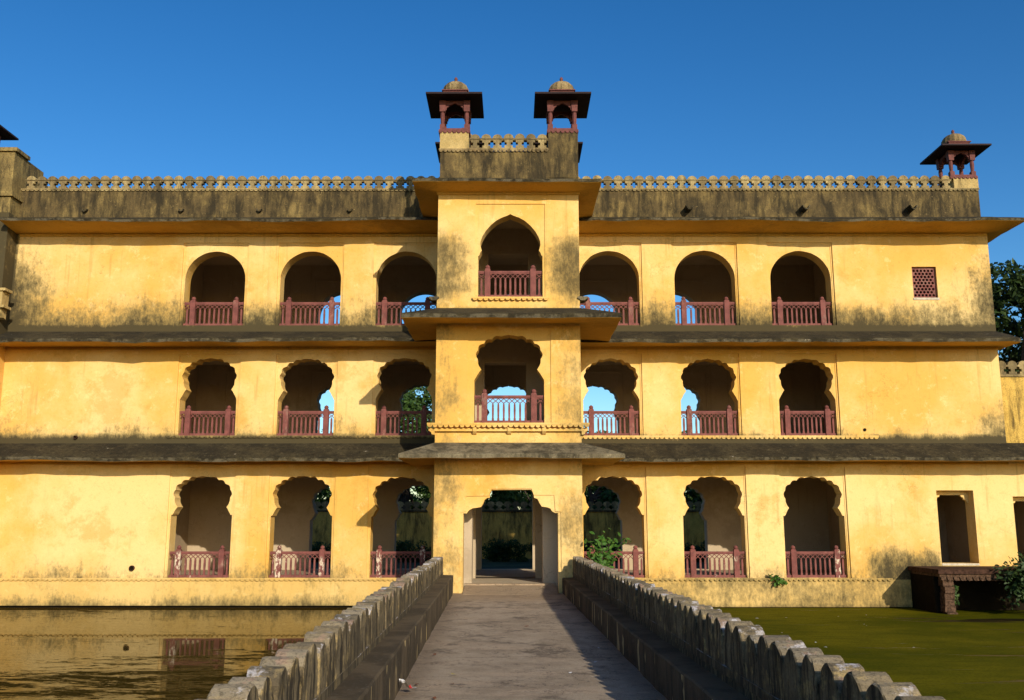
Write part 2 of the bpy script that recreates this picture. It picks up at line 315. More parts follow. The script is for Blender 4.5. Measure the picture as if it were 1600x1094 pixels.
def plate(mb, outer, holes, y0, y1, mf=0, ms=0, mbk=None, back=True):
    """flat wall in the xz plane with openings: front at y0, back at y1"""
    vs = []; es = []
    for ring in [outer]+holes:
        b = len(vs); n = len(ring); vs += [Vector(p) for p in ring]; es += [(b+i, b+(i+1) % n) for i in range(n)]
    ov, oe, of, *_ = delaunay_2d_cdt(vs, es, [], 0, 1e-5)
    tri = []
    for f in of:
        c = sum((ov[i] for i in f), Vector((0, 0)))/len(f)
        if inside(c, outer) and not any(inside(c, h) for h in holes): tri.append(list(f))
    b = len(mb.v); n = len(ov)
    mb.v += [(v[0], y0, v[1]) for v in ov]
    for f in tri: mb.f.append([b+i for i in f]); mb.mi.append(mf)
    if back:
        mb.v += [(v[0], y1, v[1]) for v in ov]
        for f in tri: mb.f.append([b+n+i for i in reversed(f)]); mb.mi.append(ms if mbk is None else mbk)
    for ring in [outer]+holes:
        k = len(ring); b = len(mb.v); mb.v += [(p[0], y0, p[1]) for p in ring]+[(p[0], y1, p[1]) for p in ring]
        ar = sum(ring[i][0]*ring[(i+1) % k][1]-ring[(i+1) % k][0]*ring[i][1] for i in range(k)); ccw = (ar > 0) == (ring is outer)
        for i in range(k):
            j = (i+1) % k; q = [b+i, b+k+i, b+k+j, b+j]
            mb.f.append(q if ccw else q[::-1]); mb.mi.append(ms)
def orient_front(me):   # triangles of a plate: make the y0 side face -y
    bm = bmesh.new(); bm.from_mesh(me); bmesh.ops.remove_doubles(bm, verts=bm.verts, dist=1e-5); bmesh.ops.recalc_face_normals(bm, faces=bm.faces); bm.to_mesh(me); bm.free()
def rect(x0, x1, z0, z1): return [(x0, z0), (x1, z0), (x1, z1), (x0, z1)]

# ------------------------------------------------------------------ arch outlines (x, z), counter-clockwise from bottom left
def scallop(cx, w, z0, zt, step=False, k=1.0):
    hw = w/2
    cus = [(.24, .067), (.50, .150), (.727, .265), (.90, .456), (.905, .70)]
    cus = [(a*hw, d*k) for a, d in cus]; neck = (.80*hw, 1.0*k); jam = (hw, 1.30*k)
    c = (0, .55*k)
    half = [(0, 0), (.015, .022)]
    prev = (.0, .03)
    def lobe(p, q, bl):
        out = []; ch = math.hypot(q[0]-p[0], q[1]-p[1]); nx, ny = (q[1]-p[1])/ch, -(q[0]-p[0])/ch
        mx, my = (p[0]+q[0])/2-c[0], (p[1]+q[1])/2-c[1]
        if nx*mx+ny*my < 0: nx, ny = -nx, -ny
        for i in range(1, 7):
            t = i/6; s = math.sin(math.pi*t)*bl*ch; out.append((p[0]+(q[0]-p[0])*t+nx*s, p[1]+(q[1]-p[1])*t+ny*s))
        return out
    half += [(.06*hw, .026), (.12*hw, .034), (.19*hw, .048), cus[0]]
    for a, b in zip(cus, cus[1:]): half += lobe(a, b, .24)
    p = cus[-1]
    for i in range(1, 7):
        t = i/6; half.append((p[0]+(neck[0]-p[0])*t+.035*math.sin(math.pi*t), p[1]+(neck[1]-p[1])*t))
    if step:
        q = (hw*.945, 1.24*k)
        for i in range(1, 6):
            t = i/5; half.append((neck[0]+(q[0]-neck[0])*(t**.8), neck[1]+(q[1]-neck[1])*t))
        half.append((hw, 1.24*k+.002))
    else:
        for i in range(1, 6):
            t = i/5; half.append((neck[0]+(jam[0]-neck[0])*(t**.85), neck[1]+(jam[1]-neck[1])*t))
    half.append((hw, zt-z0))
    R = [(cx+a, zt-d) for a, d in half]; L = [(cx-a, zt-d) for a, d in half[1:]]
    return L[::-1]+R       # bottom-left ... top ... bottom-right (clockwise)
def round_arch(cx, w, z0, zt, seg=24):
    hw = w/2; rise = .92; pts = [(cx-hw, z0)]
    for i in range(seg+1):
        a = math.pi*(1-i/seg); pts.append((cx+hw*math.cos(a), zt-rise+rise*math.sin(a)))
    return pts+[(cx+hw, z0)]
def ogee_arch(cx, w, z0, zt):
    hw = w/2
    half = [(0, 0), (.10, .05), (.24, .10), (.40, .19), (.56, .33), (.70, .50), (.79, .66), (.84, .80), (.845, .90), (.82, 1.0), (.80, 1.06), (.83, 1.10), (.86, 1.16), (.87, 1.20), (hw, 1.22), (hw, zt-z0)]
    half = [(a*hw/.9, d) for a, d in half[:-2]]+half[-2:]
    return [(cx-a, zt-d) for a, d in half[1:]][::-1]+[(cx+a, zt-d) for a, d in half]

ROW = {1: (0.0, 3.0, 1.83), 2: (4.215, 6.614, 1.745), 3: (7.64, 10.03, 1.9)}
BAYS = [3.18, 6.18, 9.18]
PANEL_TOP = {1: 3.26, 2: 6.73, 3: 10.29}

palace = thing('palace', 'three-storey yellow plastered palace with arched galleries and a projecting central gatehouse', 'palace', (0, 0, 0))

# ------------------------------------------------------------------ ground and pond
mb = MB(); B = 3000.; X0, X1, YA, YB = -60., 60., -40., .3
mb.quad([(-B, -B, -.26), (B, -B, -.26), (B, YA, -.26), (-B, YA, -.26)]); mb.quad([(-B, YB, -.26), (B, YB, -.26), (B, B, -.26), (-B, B, -.26)])
mb.quad([(-B, YA, -.26), (X0, YA, -.26), (X0, YB, -.26), (-B, YB, -.26)]); mb.quad([(X1, YA, -.26), (B, YA, -.26), (B, YB, -.26), (X1, YB, -.26)])
mb.quad([(X0, YA, -2), (X1, YA, -2), (X1, YB, -2), (X0, YB, -2)], 1)
for a, b in (((X0, YA), (X1, YA)), ((X1, YA), (X1, YB)), ((X1, YB), (X0, YB)), ((X0, YB), (X0, YA))):
    mb.quad([(*a, -2), (*b, -2), (*b, -.26), (*a, -.26)], 1)
struct('ground', mb.mesh('ground', ['ground', 'mud'], fix=False))
WZ = -.86
def water(x0, x1, mat):
    return struct('water', mesh('water', [(x0, YA+.01, WZ), (x1, YA+.01, WZ), (x1, .28, WZ), (x0, .28, WZ)], [(0, 1, 2, 3)], mat))
water(X0+.01, .0, 'water_clear'); water(.004, X1-.01, 'water_algae')

# ------------------------------------------------------------------ palace walls
def door_hole(x0, x1, z0, z1): return rect(x0, x1, z0, z1)
def wing(sign, xin, xout, zwall, label):
    xs = sorted((xin, xout)); holes_a = []; holes_b = []
    for r, (z0, zt, w) in ROW.items():
        for b in BAYS:
            cx = sign*b
            a = max(cx-w/2-.10, xs[0]+.0) ; c = min(cx+w/2+.10, xs[1])
            lo = cx-w/2-.08 if sign > 0 or b != 3.18 else cx-w/2-.08
            hi = cx+w/2+.08
            lo = max(lo, xs[0]+.02); hi = min(hi, xs[1]-.02)
            holes_a.append(rect(lo, hi, z0-.012, PANEL_TOP[r]))
            dw, dz = random.uniform(-.02, .02), random.uniform(-.025, .025)
            if r == 3: pts = round_arch(cx, w+dw, z0, zt+dz)
            else: pts = scallop(cx, w+dw, z0, zt+dz, step=(r == 1), k=(.96 if r == 1 else 1.0)*random.uniform(.98, 1.02))
            holes_b.append([(px+random.uniform(-.005, .005), pz+(random.uniform(-.005, .005) if pz > z0+.01 else 0)) for px, pz in pts])
    return xs, holes_a, holes_b
ROOF = 11.12
def build_wing(sign, label):
    xin = -1.75 if sign < 0 else 1.85
    xout = -22. if sign < 0 else 22.
    xs, ha, hb = wing(sign, xin, xout, None, None)
    extra = []
    if sign > 0:
        outer = [(xin, -.05), (22, -.05), (22, 3.98), (15.12, 3.98), (15.12, ROOF), (xin, ROOF)]
        extra = [rect(12.87, 13.98, .42, 2.56), rect(15.15, 16.25, .42, 2.38)]
        jali = [rect(12.66, 13.42, 8.50, 9.50)]
    else:
        outer = [(-22, -.05), (xin, -.05), (xin, ROOF), (-22, ROOF)]; jali = []
    mb = MB()
    plate(mb, outer, ha+extra+jali, -.048, .0, 0, 0, back=False)
    # second shallow step of the frames
    plate(mb, outer, [rect(h[0][0]+.05, h[1][0]-.05, h[0][1], h[2][1]-.06) for h in ha]+extra+jali, .0, .018, 0, 0, back=False)
    plate(mb, outer, hb+extra+jali, .018, .52, 0, 0, 1)
    me = mesh('wall', mb.v, mb.f, ['plaster', 'interior'], mb.mi); 
    obj('wing_wall', me, palace, label=label)
build_wing(-1, 'yellow plastered wing wall with nine arches, plain at its outer end')
build_wing(1, 'yellow plastered wing wall with nine arches, a stone screen window and a doorway')

# plinth below the base moulding, recess at the waterline
mb = MB(); mb.box(-22, -1.8, -.06, .29, -.795, -.05); mb.box(-22, -1.8, .05, .29, -1.9, -.795, 1)
obj('plinth', mb.mesh('plinth', ['plaster_plinth', 'wet_wall_shade']), palace)
mb = MB(); mb.box(1.9, 22, -.06, .29, -.835, -.05); mb.box(1.9, 22, .0, .29, -1.9, -.835, 1)
obj('plinth', mb.mesh('plinth', ['plaster_plinth', 'wet_wall_shade']), palace)

# back wall of the galleries, floors, ends
for r, (z0, zt, w) in ROW.items():
    mb = MB(); holes = []; lo, hi = {1: (-.25, 4.0), 2: (4.0, 7.4), 3: (7.4, 11.0)}[r]
    for cx in (-6.1, -3.1, 0, 3.1, 6.1):
        if r == 3: holes.append(round_arch(cx, w*.97, z0, zt-.03))
        elif cx == 0 and r == 1: holes.append(rect(-.95, .85, -.012, 2.75))
        else: holes.append(scallop(cx, w*1.0, z0, zt-.06, step=(r == 1)))
    plate(mb, rect(-21.9, 15.0, lo, hi), holes, 5.2, 5.7, 0, 0, 0)
    obj('gallery_back_wall', mesh('gallery_back_wall', mb.v, mb.f, ['room' if r == 1 else 'interior'], mb.mi), palace)  # ground floor paler: light bounced off its sunlit floor put into the colour
for z0, z1, y1 in ((-.24, -.02, 5.19), (3.85, 4.19, 5.19), (7.25, 7.62, 5.19), (11.005, 11.12, 5.69)):
    mb = MB(); mb.box(-21.9, 15.0, .525, y1, z0, z1); obj('floor_slab', mb.mesh('floor_slab', ['interior']), palace)
for x0, x1 in ((14.6, 14.99), (-11.6, -11.3), (11.3, 11.6)):
    for z0, z1 in ((-.015, 3.845), (4.195, 7.245), (7.625, 11.0)):
        mb = MB(); mb.box(x0, x1, .525, 5.19, z0, z1); obj('partition_wall', mb.mesh('partition_wall', ['interior']), palace)
# raised pilaster frames on the gallery back wall
for r, (z0, zt, w) in ROW.items():
    for cx in (-9.2, -6.1, -3.1, 3.1, 6.1, 9.2):
        if r == 1: continue
        mb = MB()
        x0, x1, z1 = cx-1.08, cx+1.08, zt+.35
        mb.box(x0-.04, x0+.03, 5.17, 5.199, z0, z1); mb.box(x1-.03, x1+.04, 5.17, 5.199, z0, z1); mb.box(x0-.04, x1+.04, 5.168, 5.199, z1, z1+.06)
        obj('wall_frame', mb.mesh('wall_frame', ['interior']), palace)
# side wall of the main body on the right
mb = MB(); mb.box(14.75, 15.118, .53, 5.7, 3.98, ROOF); obj('end_wall', mb.mesh('end_wall', ['plaster']), palace)

mb = MB(); mb.box(12.4, 15.117, 5.71, 15.5, -.25, ROOF); obj('rear_shade_block', mb.mesh('rear_shade_block', ['plaster']), palace)  # unseen block added to keep the sun off the garden behind
# ------------------------------------------------------------------ central gatehouse
P = 3.355; BL, BR = -1.93, 2.01
door = [(-1.15, -.25), (-1.15, 1.85), (-1.06, 1.85), (-1.00, 1.93), (-.90, 1.985), (-.77, 2.0), (-.68, 2.02), (-.63, 2.10), (-.59, 2.20), (-.52, 2.255), (-.455, 2.26), (-.455, 2.36), (-.40, 2.465),
        (.64, 2.475), (.71, 2.39), (.73, 2.26), (.82, 2.23), (.87, 2.13), (.93, 2.03), (1.06, 2.01), (1.16, 1.98), (1.20, 1.91), (1.28, 1.86), (1.36, 1.86), (1.36, -.25)]
c2 = scallop(.065, 1.90, 4.25, 6.69, k=.98); c3 = ogee_arch(.095, 1.79, 7.74, 10.13)
mb = MB()
plate(mb, rect(BL, BR, -.3, 10.98), [[(-1.24, -.29), (-1.24, 1.87), (-1.075, 1.90), (-1.075, 2.30), (-.47, 2.31), (-.42, 2.49), (.66, 2.50), (.72, 2.33), (1.26, 2.33), (1.29, 1.90), (1.44, 1.89), (1.44, -.29)],
      rect(-1.06, 1.20, 4.22, 6.95), rect(-.87, 1.06, 7.70, 10.42)], -P, -P+.03, 0, 0, back=False)
plate(mb, rect(BL, BR, -.3, 10.98), [door, c2, c3], -P+.03, -P+.50, 0, 0, 1)
obj('gatehouse_wall', mesh('gatehouse_wall', mb.v, mb.f, ['plaster_block', 'room'], mb.mi), palace, label='yellow gatehouse front with a corbelled doorway and two arched openings')
mb = MB(); mb.box(BL+.002, BL+.36, -P+.503, -.031, -.3, 10.98); obj('gatehouse_side_wall', mb.mesh('gatehouse_side_wall', ['plaster_block']), palace)
mb = MB(); mb.box(BR-.36, BR-.002, -P+.503, -.031, -.3, 10.98); obj('gatehouse_side_wall', mb.mesh('gatehouse_side_wall', ['plaster_block']), palace)
for xa, xb in ((BL+.361, BL+.364), (BR-.364, BR-.361)):
    mb = MB(); mb.box(xa, xb, -P+.504, -.032, -.01, 10.9); obj('wall_lining', mb.mesh('wall_lining', ['room']), palace)
# inner walls: entrance piers and the wall at the back of the rooms
mb = MB()
plate(mb, rect(BL+.365, BR-.365, -.28, 3.82), [rect(-.96, .98, -.05, 2.7)], -2.35, -1.6, 0, 0, 0)
obj('entrance_piers', mesh('entrance_piers', mb.v, mb.f, ['room'], mb.mi), palace)
mb = MB()
plate(mb, rect(-1.748, 1.848, -.2, ROOF-.15), [rect(-.95, .83, -.012, 2.7), rect(-.71, .57, 4.215, 6.46), rect(-.61, .64, 7.64, 9.93)], -.02, .5, 0, 0, 0)
obj('inner_wall', mesh('inner_wall', mb.v, mb.f, ['room'], mb.mi), palace)
mb = MB()
for y0, y1, z0, z1 in ((-2.6, .52, -.27, -.012), (-P+.505, -.025, 3.83, 4.20), (-P+.505, -.025, 7.3, 7.68), (-P+.505, -.025, 10.75, 10.97)):
    mb = MB(); mb.box(BL+.365, BR-.365, y0, y1, z0, z1); obj('gatehouse_floor', mb.mesh('gatehouse_floor', ['room']), palace)

# ------------------------------------------------------------------ eaves (chajjas)
def eave(inner, outer, zi, zo, th, zs, top='eave_top', jit=.020, jy=.018, label=None):
    mb = MB(); A = []; 
    for k in range(len(inner)-1):
        p0, p1, q0, q1 = (Vector(v) for v in (inner[k], inner[k+1], outer[k], outer[k+1]))
        n = max(2, int((q1-q0).length/.35))
        for i in range(n+(k == len(inner)-2)):
            t = i/n; A.append((p0.lerp(p1, t), q0.lerp(q1, t)))
    wob = [0.]*len(A); s = 0.
    for i in range(len(A)): s = s*.8+random.gauss(0, jit*.6); wob[i] = s
    sec = []
    for i, (p, q) in enumerate(A):
        d = wob[i]+random.uniform(-jit, jit)*.35; e = (q-p); e = e/max(e.length, 1e-6); q2 = q+e*random.uniform(-jy, jy)
        mid = p.lerp(q2, .6); zm = zi+(zo-zi)*.6
        sec.append([(p.x, p.y, zi), (mid.x, mid.y, zm+d*.5+random.uniform(-.006, .006)), (q2.x-e.x*.02, q2.y-e.y*.02, zo+d), (q2.x, q2.y, zo+d-.025), (q2.x, q2.y, zo-th+d), (q2.x-e.x*.03, q2.y-e.y*.03, zo-th+d-.012), (mid.x, mid.y, (zs+zo-th)/2+d*.4), (p.x, p.y, zs)])
    m = len(sec[0]); mb.v = [v for s_ in sec for v in s_]
    for i in range(len(sec)-1):
        for j in range(m-1):
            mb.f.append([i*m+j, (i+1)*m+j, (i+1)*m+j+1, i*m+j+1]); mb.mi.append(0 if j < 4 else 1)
    mb.f.append(list(range(m))[::-1]); mb.f.append([(len(sec)-1)*m+j for j in range(m)]); mb.mi += [0, 0]
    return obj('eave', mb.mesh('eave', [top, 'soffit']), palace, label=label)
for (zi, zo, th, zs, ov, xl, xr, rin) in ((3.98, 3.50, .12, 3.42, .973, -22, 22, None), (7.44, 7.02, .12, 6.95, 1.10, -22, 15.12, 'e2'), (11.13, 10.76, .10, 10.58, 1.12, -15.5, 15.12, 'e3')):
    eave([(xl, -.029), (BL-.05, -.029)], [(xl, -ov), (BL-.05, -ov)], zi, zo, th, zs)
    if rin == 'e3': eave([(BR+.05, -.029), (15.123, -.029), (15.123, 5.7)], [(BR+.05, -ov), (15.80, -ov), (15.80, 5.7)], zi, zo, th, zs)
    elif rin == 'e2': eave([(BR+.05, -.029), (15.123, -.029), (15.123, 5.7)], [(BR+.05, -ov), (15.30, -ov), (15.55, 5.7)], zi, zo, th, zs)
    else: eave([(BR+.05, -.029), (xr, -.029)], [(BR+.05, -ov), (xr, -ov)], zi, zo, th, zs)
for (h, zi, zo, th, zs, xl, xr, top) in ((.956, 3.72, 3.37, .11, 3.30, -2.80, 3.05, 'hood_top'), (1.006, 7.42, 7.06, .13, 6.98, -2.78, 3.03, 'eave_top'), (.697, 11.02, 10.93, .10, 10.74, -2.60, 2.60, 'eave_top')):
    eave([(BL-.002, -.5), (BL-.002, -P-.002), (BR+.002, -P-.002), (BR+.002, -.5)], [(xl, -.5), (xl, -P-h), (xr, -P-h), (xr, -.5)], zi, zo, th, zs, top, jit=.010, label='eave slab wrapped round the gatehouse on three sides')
# cove moulding under eaves
mb = MB()
for z, y in ((10.52, 0), (6.90, 0), (3.37, 0)):
    mb.box(-15.4 if z > 10 else -22, BL-.002, y-.075, y-.029, z-.035, z+.05); mb.box(BR+.002, 15.11, y-.075, y-.029, z-.035, z+.05)
mb.box(BL-.04, BR+.04, -P-.05, -P-.001, 10.68, 10.73); mb.box(BL-.07, BR+.07, -P-.08, -P-.001, 10.73, 10.78)
obj('cove_moulding', mb.mesh('cove_moulding', ['soffit']), palace)

# ------------------------------------------------------------------ scalloped string mouldings
def teeth(x0, x1, y, z, h, pitch=.145, depth=.055, mat='plaster', name='scalloped_moulding'):
    mb = MB(); n = max(1, int(round((x1-x0)/pitch))); pitch = (x1-x0)/n
    mb.box(x0, x1, y-depth-.012, y, z-h*.45, z)
    for i in range(n):
        c = x0+(i+.5)*pitch; r = pitch*.47; hh = h*.55*random.uniform(.85, 1.08)
        poly = [(c+r*math.cos(a), z-h*.45+.004+hh*-math.sin(a)) for a in [math.pi*k/5 for k in range(6)]]
        mb.prism(poly, y-depth+random.uniform(-.006, .004), y)
    return obj(name, mb.mesh(name, [mat]), palace)
teeth(-22, BL, -.06, -.005, .085, mat='plaster_plinth'); teeth(BR, 11.35, -.06, -.005, .085, mat='plaster_plinth')
teeth(BR, 11.25, -.03, 4.205, .11, mat='plaster_block'); teeth(-10.35, BL, -.03, 4.205, .09)
teeth(BL-.20, BR+.20, -P-.10, 4.235, .13, depth=.10, mat='plaster_block'); teeth(-.95, 1.15, -P-.03, 7.72, .10, mat='plaster_block')
mb = MB(); mb.box(BL-.02, BR+.02, -P-.10, -P-.001, 4.02, 4.10); obj('balcony_ledge', mb.mesh('balcony_ledge', ['plaster_block']), palace)
for cx in (-.86, .07, 1.0):
    mb = MB(); mb.prism([(-P-.16, 4.12), (-P-.001, 4.12), (-P-.001, 3.93), (-P-.06, 3.95), (-P-.14, 4.02)], cx-.05, cx+.05, 'x'); obj('corbel', mb.mesh('corbel', ['plaster_block']), palace)
for sx in (BL-.10, BR+.10):
    mb = MB(); s = 1 if sx > 0 else -1
    mb.prism([(sx-s*.10, 4.11), (sx+s*.06, 4.11), (sx+s*.07, 4.04), (sx+s*.0, 4.0), (sx-s*.02, 3.94), (sx-s*.10, 3.92)], -P-.09, -P+.5); obj('corbel', mb.mesh('corbel', ['plaster_block']), palace)
    mb = MB(); x = sx-s*.02
    mb.prism([(x-.13, 7.74), (x+.13, 7.74), (x+.15, 7.70), (x+.05, 7.63), (x-.05, 7.63), (x-.15, 7.70)], -P-.05, -P+.35); obj('corbel', mb.mesh('corbel', ['hood_top']), palace)

# ------------------------------------------------------------------ railings
def railing_meshes(w):
    rail = MB(); H = .76
    rail.box(-w/2, w/2, -.035, .035, .0, .075); rail.box(-w/2, w/2, -.035, .035, H-.055, H); rail.box(-w/2, w/2, -.022, .022, H-.085, H-.056)
    pc = .355*w; step = (2*pc-.16)/8; zs0, zs1 = H-.215, H-.085
    def lat(xa, n):
        for i in range(n):
            a = xa+i*step
            rail.bar((a, 0, zs0), (a+step, 0, zs1), .018, .035); rail.bar((a, .003, zs1), (a+step, .003, zs0), .018, .03)
    lat(-pc+.08, 8); nl = max(1, round((w/2-pc-.08)/step)); 
    for s in (-1, 1):
        a, b = sorted((s*(pc+.08), s*w/2)); c = (a+b)/2
        rail.bar((a, 0, zs0), (b, 0, zs1), .018, .035); rail.bar((a, .003, zs1), (b, .003, zs0), .018, .03)
    bal = MB(); b = .030
    bal.prism([(-b, .07), (b, .07), (b, .13), (b*.75, .15), (b*.95, .36), (b*.8, H-.25), (.0, H-.19), (-b*.8, H-.25), (-b*.95, .36), (-b*.75, .15), (-b, .13)], -.025, .025)
    post = MB(); q = .078
    post.box(-q, q, -q, q, -.01, .80); post.box(-q*.85, q*.85, -q*.85, q*.85, .80, .825); post.lathe([(.045, .825), (.06, .845), (.068, .875), (.055, .91), (.02, .935), (.004, .94)], 8)
    xs = [-pc+.08+step*(i+1) for i in range(7)]+[s*(pc+.08+w/2)/2 for s in (-1, 1)]
    return rail, bal, post, pc, xs
RCACHE = {}
def railing(cx, y, z, w):
    k = round(w, 3)
    if k not in RCACHE:
        rail, bal, post, pc, xs = railing_meshes(w)
        RCACHE[k] = (rail.mesh('railing', ['red_stone']), bal.mesh('baluster', ['red_stone']), post.mesh('post', ['red_stone_peeled']), pc, xs)
    rm, bm_, pm, pc, xs = RCACHE[k]
    r = obj('railing', rm, palace, (cx, y, z))
    for x in xs: obj('baluster', bm_, r, (x, 0, 0))
    for s in (-1, 1): obj('post', pm, r, (s*pc, 0, 0))
for rr, (z0, zt, w) in ROW.items():
    for b in BAYS:
        for s in (-1, 1): railing(s*b, .13, z0, w-.01)
railing(.065, -P+.13, 4.25, 1.89); railing(.095, -P+.13, 7.74, 1.78)

# ------------------------------------------------------------------ roof parapets with pierced merlons
def merlon_unit(p=.335, d=.16):
    h = p/2; a, r = .046, .108; mb = MB()
    right = [(h, 0), (h, .035), (h-a, .035), (h-a, .105), (h-r, .105), (h-r, .190), (h-a, .190), (h-a, .258), (h, .258), (h, .315)]
    dome = [(h*.82, .322), (h*.84, .345), (h*.74, .385), (h*.52, .420), (h*.24, .440)]
    poly = right+dome+[(0, .447)]+[(-x, z) for x, z in (right+dome)[::-1]]
    # centre strip and side lugs, all convex pieces triangulated as one outline
    mb.prism(poly, 0, d); return mb.mesh('merlon', ['merlon_stone'])
MER = merlon_unit()
def lattice(x0, x1, y, z, par=palace, name='lattice_parapet', label=None):
    n = int(round((x1-x0)/.335)); p = (x1-x0)/n; mb = MB()
    mb.box(x0, x1, y-.022, y-.001, z+.290, z+.315)         # coping line in front of the row
    m = obj(name, mb.mesh('coping', ['merlon_stone']), par, label=label)
    for i in range(n):
        obj('merlon', MER, m, (x0+(i+.5)*p, y, z+random.uniform(-.004, .004)), random.uniform(-.012, .012), (p/.335, 1, random.uniform(.97, 1.03)))
    return m
mb = MB(); mb.box(-15.5, BL+.1, -.032, .2, ROOF+.002, 12.02); obj('roof_parapet', mb.mesh('roof_parapet', ['parapet_plaster']), palace, label='blackened plaster parapet wall above the eave')
mb = MB(); mb.box(BR-.1, 14.99, -.032, .2, ROOF+.002, 12.02); mb.box(14.75, 14.99, .2, 5.7, ROOF+.002, 12.02); obj('roof_parapet', mb.mesh('roof_parapet', ['parapet_plaster']), palace, label='blackened plaster parapet wall above the eave')
teeth(-15.5, BL, -.033, 12.075, .09, .14, .04, 'merlon_stone'); teeth(BR, 15.0, -.033, 12.075, .09, .14, .04, 'merlon_stone')
mb = MB(); mb.box(-15.5, BL, -.03, .16, 12.022, 12.07); mb.box(BR, 14.99, -.03, .16, 12.022, 12.07); obj('coping', mb.mesh('coping', ['merlon_stone']), palace)
lattice(-15.4, BL, -.03, 12.07); lattice(BR, 14.15, -.03, 12.07)
# gatehouse roof parapet
mb = MB(); mb.box(BL+.03, BR-.0, -P-.002, -P+.22, 11.0, 11.985); mb.box(BL+.03, BL+.25, -P+.22, 1.8, 11.0, 11.985); mb.box(BR-.22, BR, -P+.22, 1.8, 11.0, 11.985); mb.box(BL+.25, BR-.22, -P+.22, 1.8, 10.98, 11.1)
obj('roof_parapet', mb.mesh('roof_parapet', ['parapet_plaster']), palace, label='streaked dark parapet wall on the gatehouse roof')
teeth(BL+.0, 1.18, -P-.003, 12.045, .10, .12, .045, 'dome_stone')
lattice(-1.07, 1.16, -P+.01, 12.06, label='pierced parapet between the two roof kiosks of the gatehouse')
def pedestal(x0, x1, y0, y1, z0, z1, mat): 
    mb = MB(); mb.box(x0, x1, y0, y1, z0, z1); return obj('pedestal', mb.mesh('pedestal', [mat]), palace)
pedestal(BL+.02, -1.09, -P-.01, -P+.85, 11.99, 12.57, 'pier_plaster'); pedestal(1.17, BR+.006, -P-.012, -P+.85, 11.2, 12.57, 'parapet_plaster')
pedestal(BL+.02, -1.09, .4, 1.3, 11.1, 12.6, 'parapet_plaster'); pedestal(1.17, BR, .4, 1.3, 11.1, 12.6, 'parapet_plaster')
pedestal(14.22, 15.0, -.045, .75, 12.03, 12.44, 'pier_plaster')

# ------------------------------------------------------------------ chhatris (domed roof kiosks)
def chhatri_parts():
    s = .40; D = {}
    b = MB(); b.box(-.47, .47, -.47, .47, 0, .055); b.box(-.44, .44, -.44, .44, .055, .10)
    for i in range(7):
        c = -.42+.14*i; poly = [(c+.06*math.cos(a), .0-.055*math.sin(a)) for a in [math.pi*k/4 for k in range(5)]]
        for y in (-.47, .44): b.prism(poly, y, y+.03)
        for x in (-.47, .44): b.prism([(p[0], p[1]) for p in poly], x, x+.03, 'x')
    D['base'] = b
    c = MB(); c.box(-.075, .075, -.075, .075, .10, .22); c.lathe([(.072, .22), (.055, .26), (.062, .34), (.07, .48), (.062, .56), (.055, .58), (.08, .61)], 8, ph=math.pi/8); c.box(-.085, .085, -.085, .085, .61, .66)
    c.prism([(-.085, .66), (.085, .66), (.10, .95), (-.10, .95)], -.085, .085); D['column'] = c
    a = MB(); top = .95
    out = [(-.33, top), (.33, top)]
    right = [(.33, .58), (.305, .60), (.29, .66), (.25, .68), (.245, .74), (.19, .77), (.17, .81), (.10, .83), (.06, .86)]
    poly = [(-.33, top)]+[(-x, z) for x, z in right]+[(0, .885)]+right[::-1]+[(.33, top)]
    a.prism(poly, -.035, .035); D['arch_panel'] = a
    e = MB(); o, i = .84, .46; z0, z1 = .965, 1.02
    O = [(-o, -o), (o, -o), (o, o), (-o, o)]; I = [(-i, -i), (i, -i), (i, i), (-i, i)]
    for k in range(4):
        l = (k+1) % 4
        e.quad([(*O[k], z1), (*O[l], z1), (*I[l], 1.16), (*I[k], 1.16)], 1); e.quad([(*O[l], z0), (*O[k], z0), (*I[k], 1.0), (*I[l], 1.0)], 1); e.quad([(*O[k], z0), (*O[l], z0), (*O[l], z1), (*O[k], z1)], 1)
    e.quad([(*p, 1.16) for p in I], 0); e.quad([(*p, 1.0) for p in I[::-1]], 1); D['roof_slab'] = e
    d = MB(); d.box(-.36, .36, -.36, .36, 1.162, 1.28); d.box(-.40, .40, -.40, .40, 1.28, 1.31); D['drum'] = d
    m = MB(); m.lathe([(.385, 1.31), (.405, 1.38), (.395, 1.48), (.35, 1.56), (.27, 1.63), (.16, 1.68), (.07, 1.70), (.05, 1.71)], 32, ribs=-.035); D['dome'] = m
    f = MB(); f.lathe([(.055, 1.70), (.075, 1.725), (.04, 1.74), (.05, 1.78), (.055, 1.82), (.03, 1.86), (.008, 1.88)], 10); D['finial'] = f
    return D
CD = chhatri_parts(); CM = {k: v.mesh(k, {'dome': ['dome_stone'], 'roof_slab': ['chhatri_stone', 'chhatri_dark']}.get(k, ['chhatri_stone']), smooth=k in ('finial',)) for k, v in CD.items()}
def chhatri(x, y, z, label, sc=(1, 1, 1)):
    r = obj('roof_kiosk', CM['base'], palace, (x, y, z), 0, sc, label)
    for sx in (-1, 1):
        for sy in (-1, 1): obj('column', CM['column'], r, (sx*.365, sy*.365, 0))
    for k in range(4):
        a = k*math.pi/2; obj('arch_panel', CM['arch_panel'], r, (.365*math.sin(a), -.365*math.cos(a), 0), a)
    for n in ('roof_slab', 'drum', 'dome', 'finial'): obj(n, CM[n], r)
chhatri(-1.50, -P+.43, 12.575, 'red stone roof kiosk with flat eave and ribbed dome above a pale pedestal', (.95, 1, 1))
chhatri(1.585, -P+.43, 12.575, 'red stone roof kiosk with flat eave and ribbed dome above a dark streaked pedestal', (.95, 1, 1))
chhatri(-1.50, .85, 12.66, 'red stone roof kiosk at the back of the gatehouse roof'); chhatri(1.58, .85, 12.66, 'red stone roof kiosk at the back of the gatehouse roof')
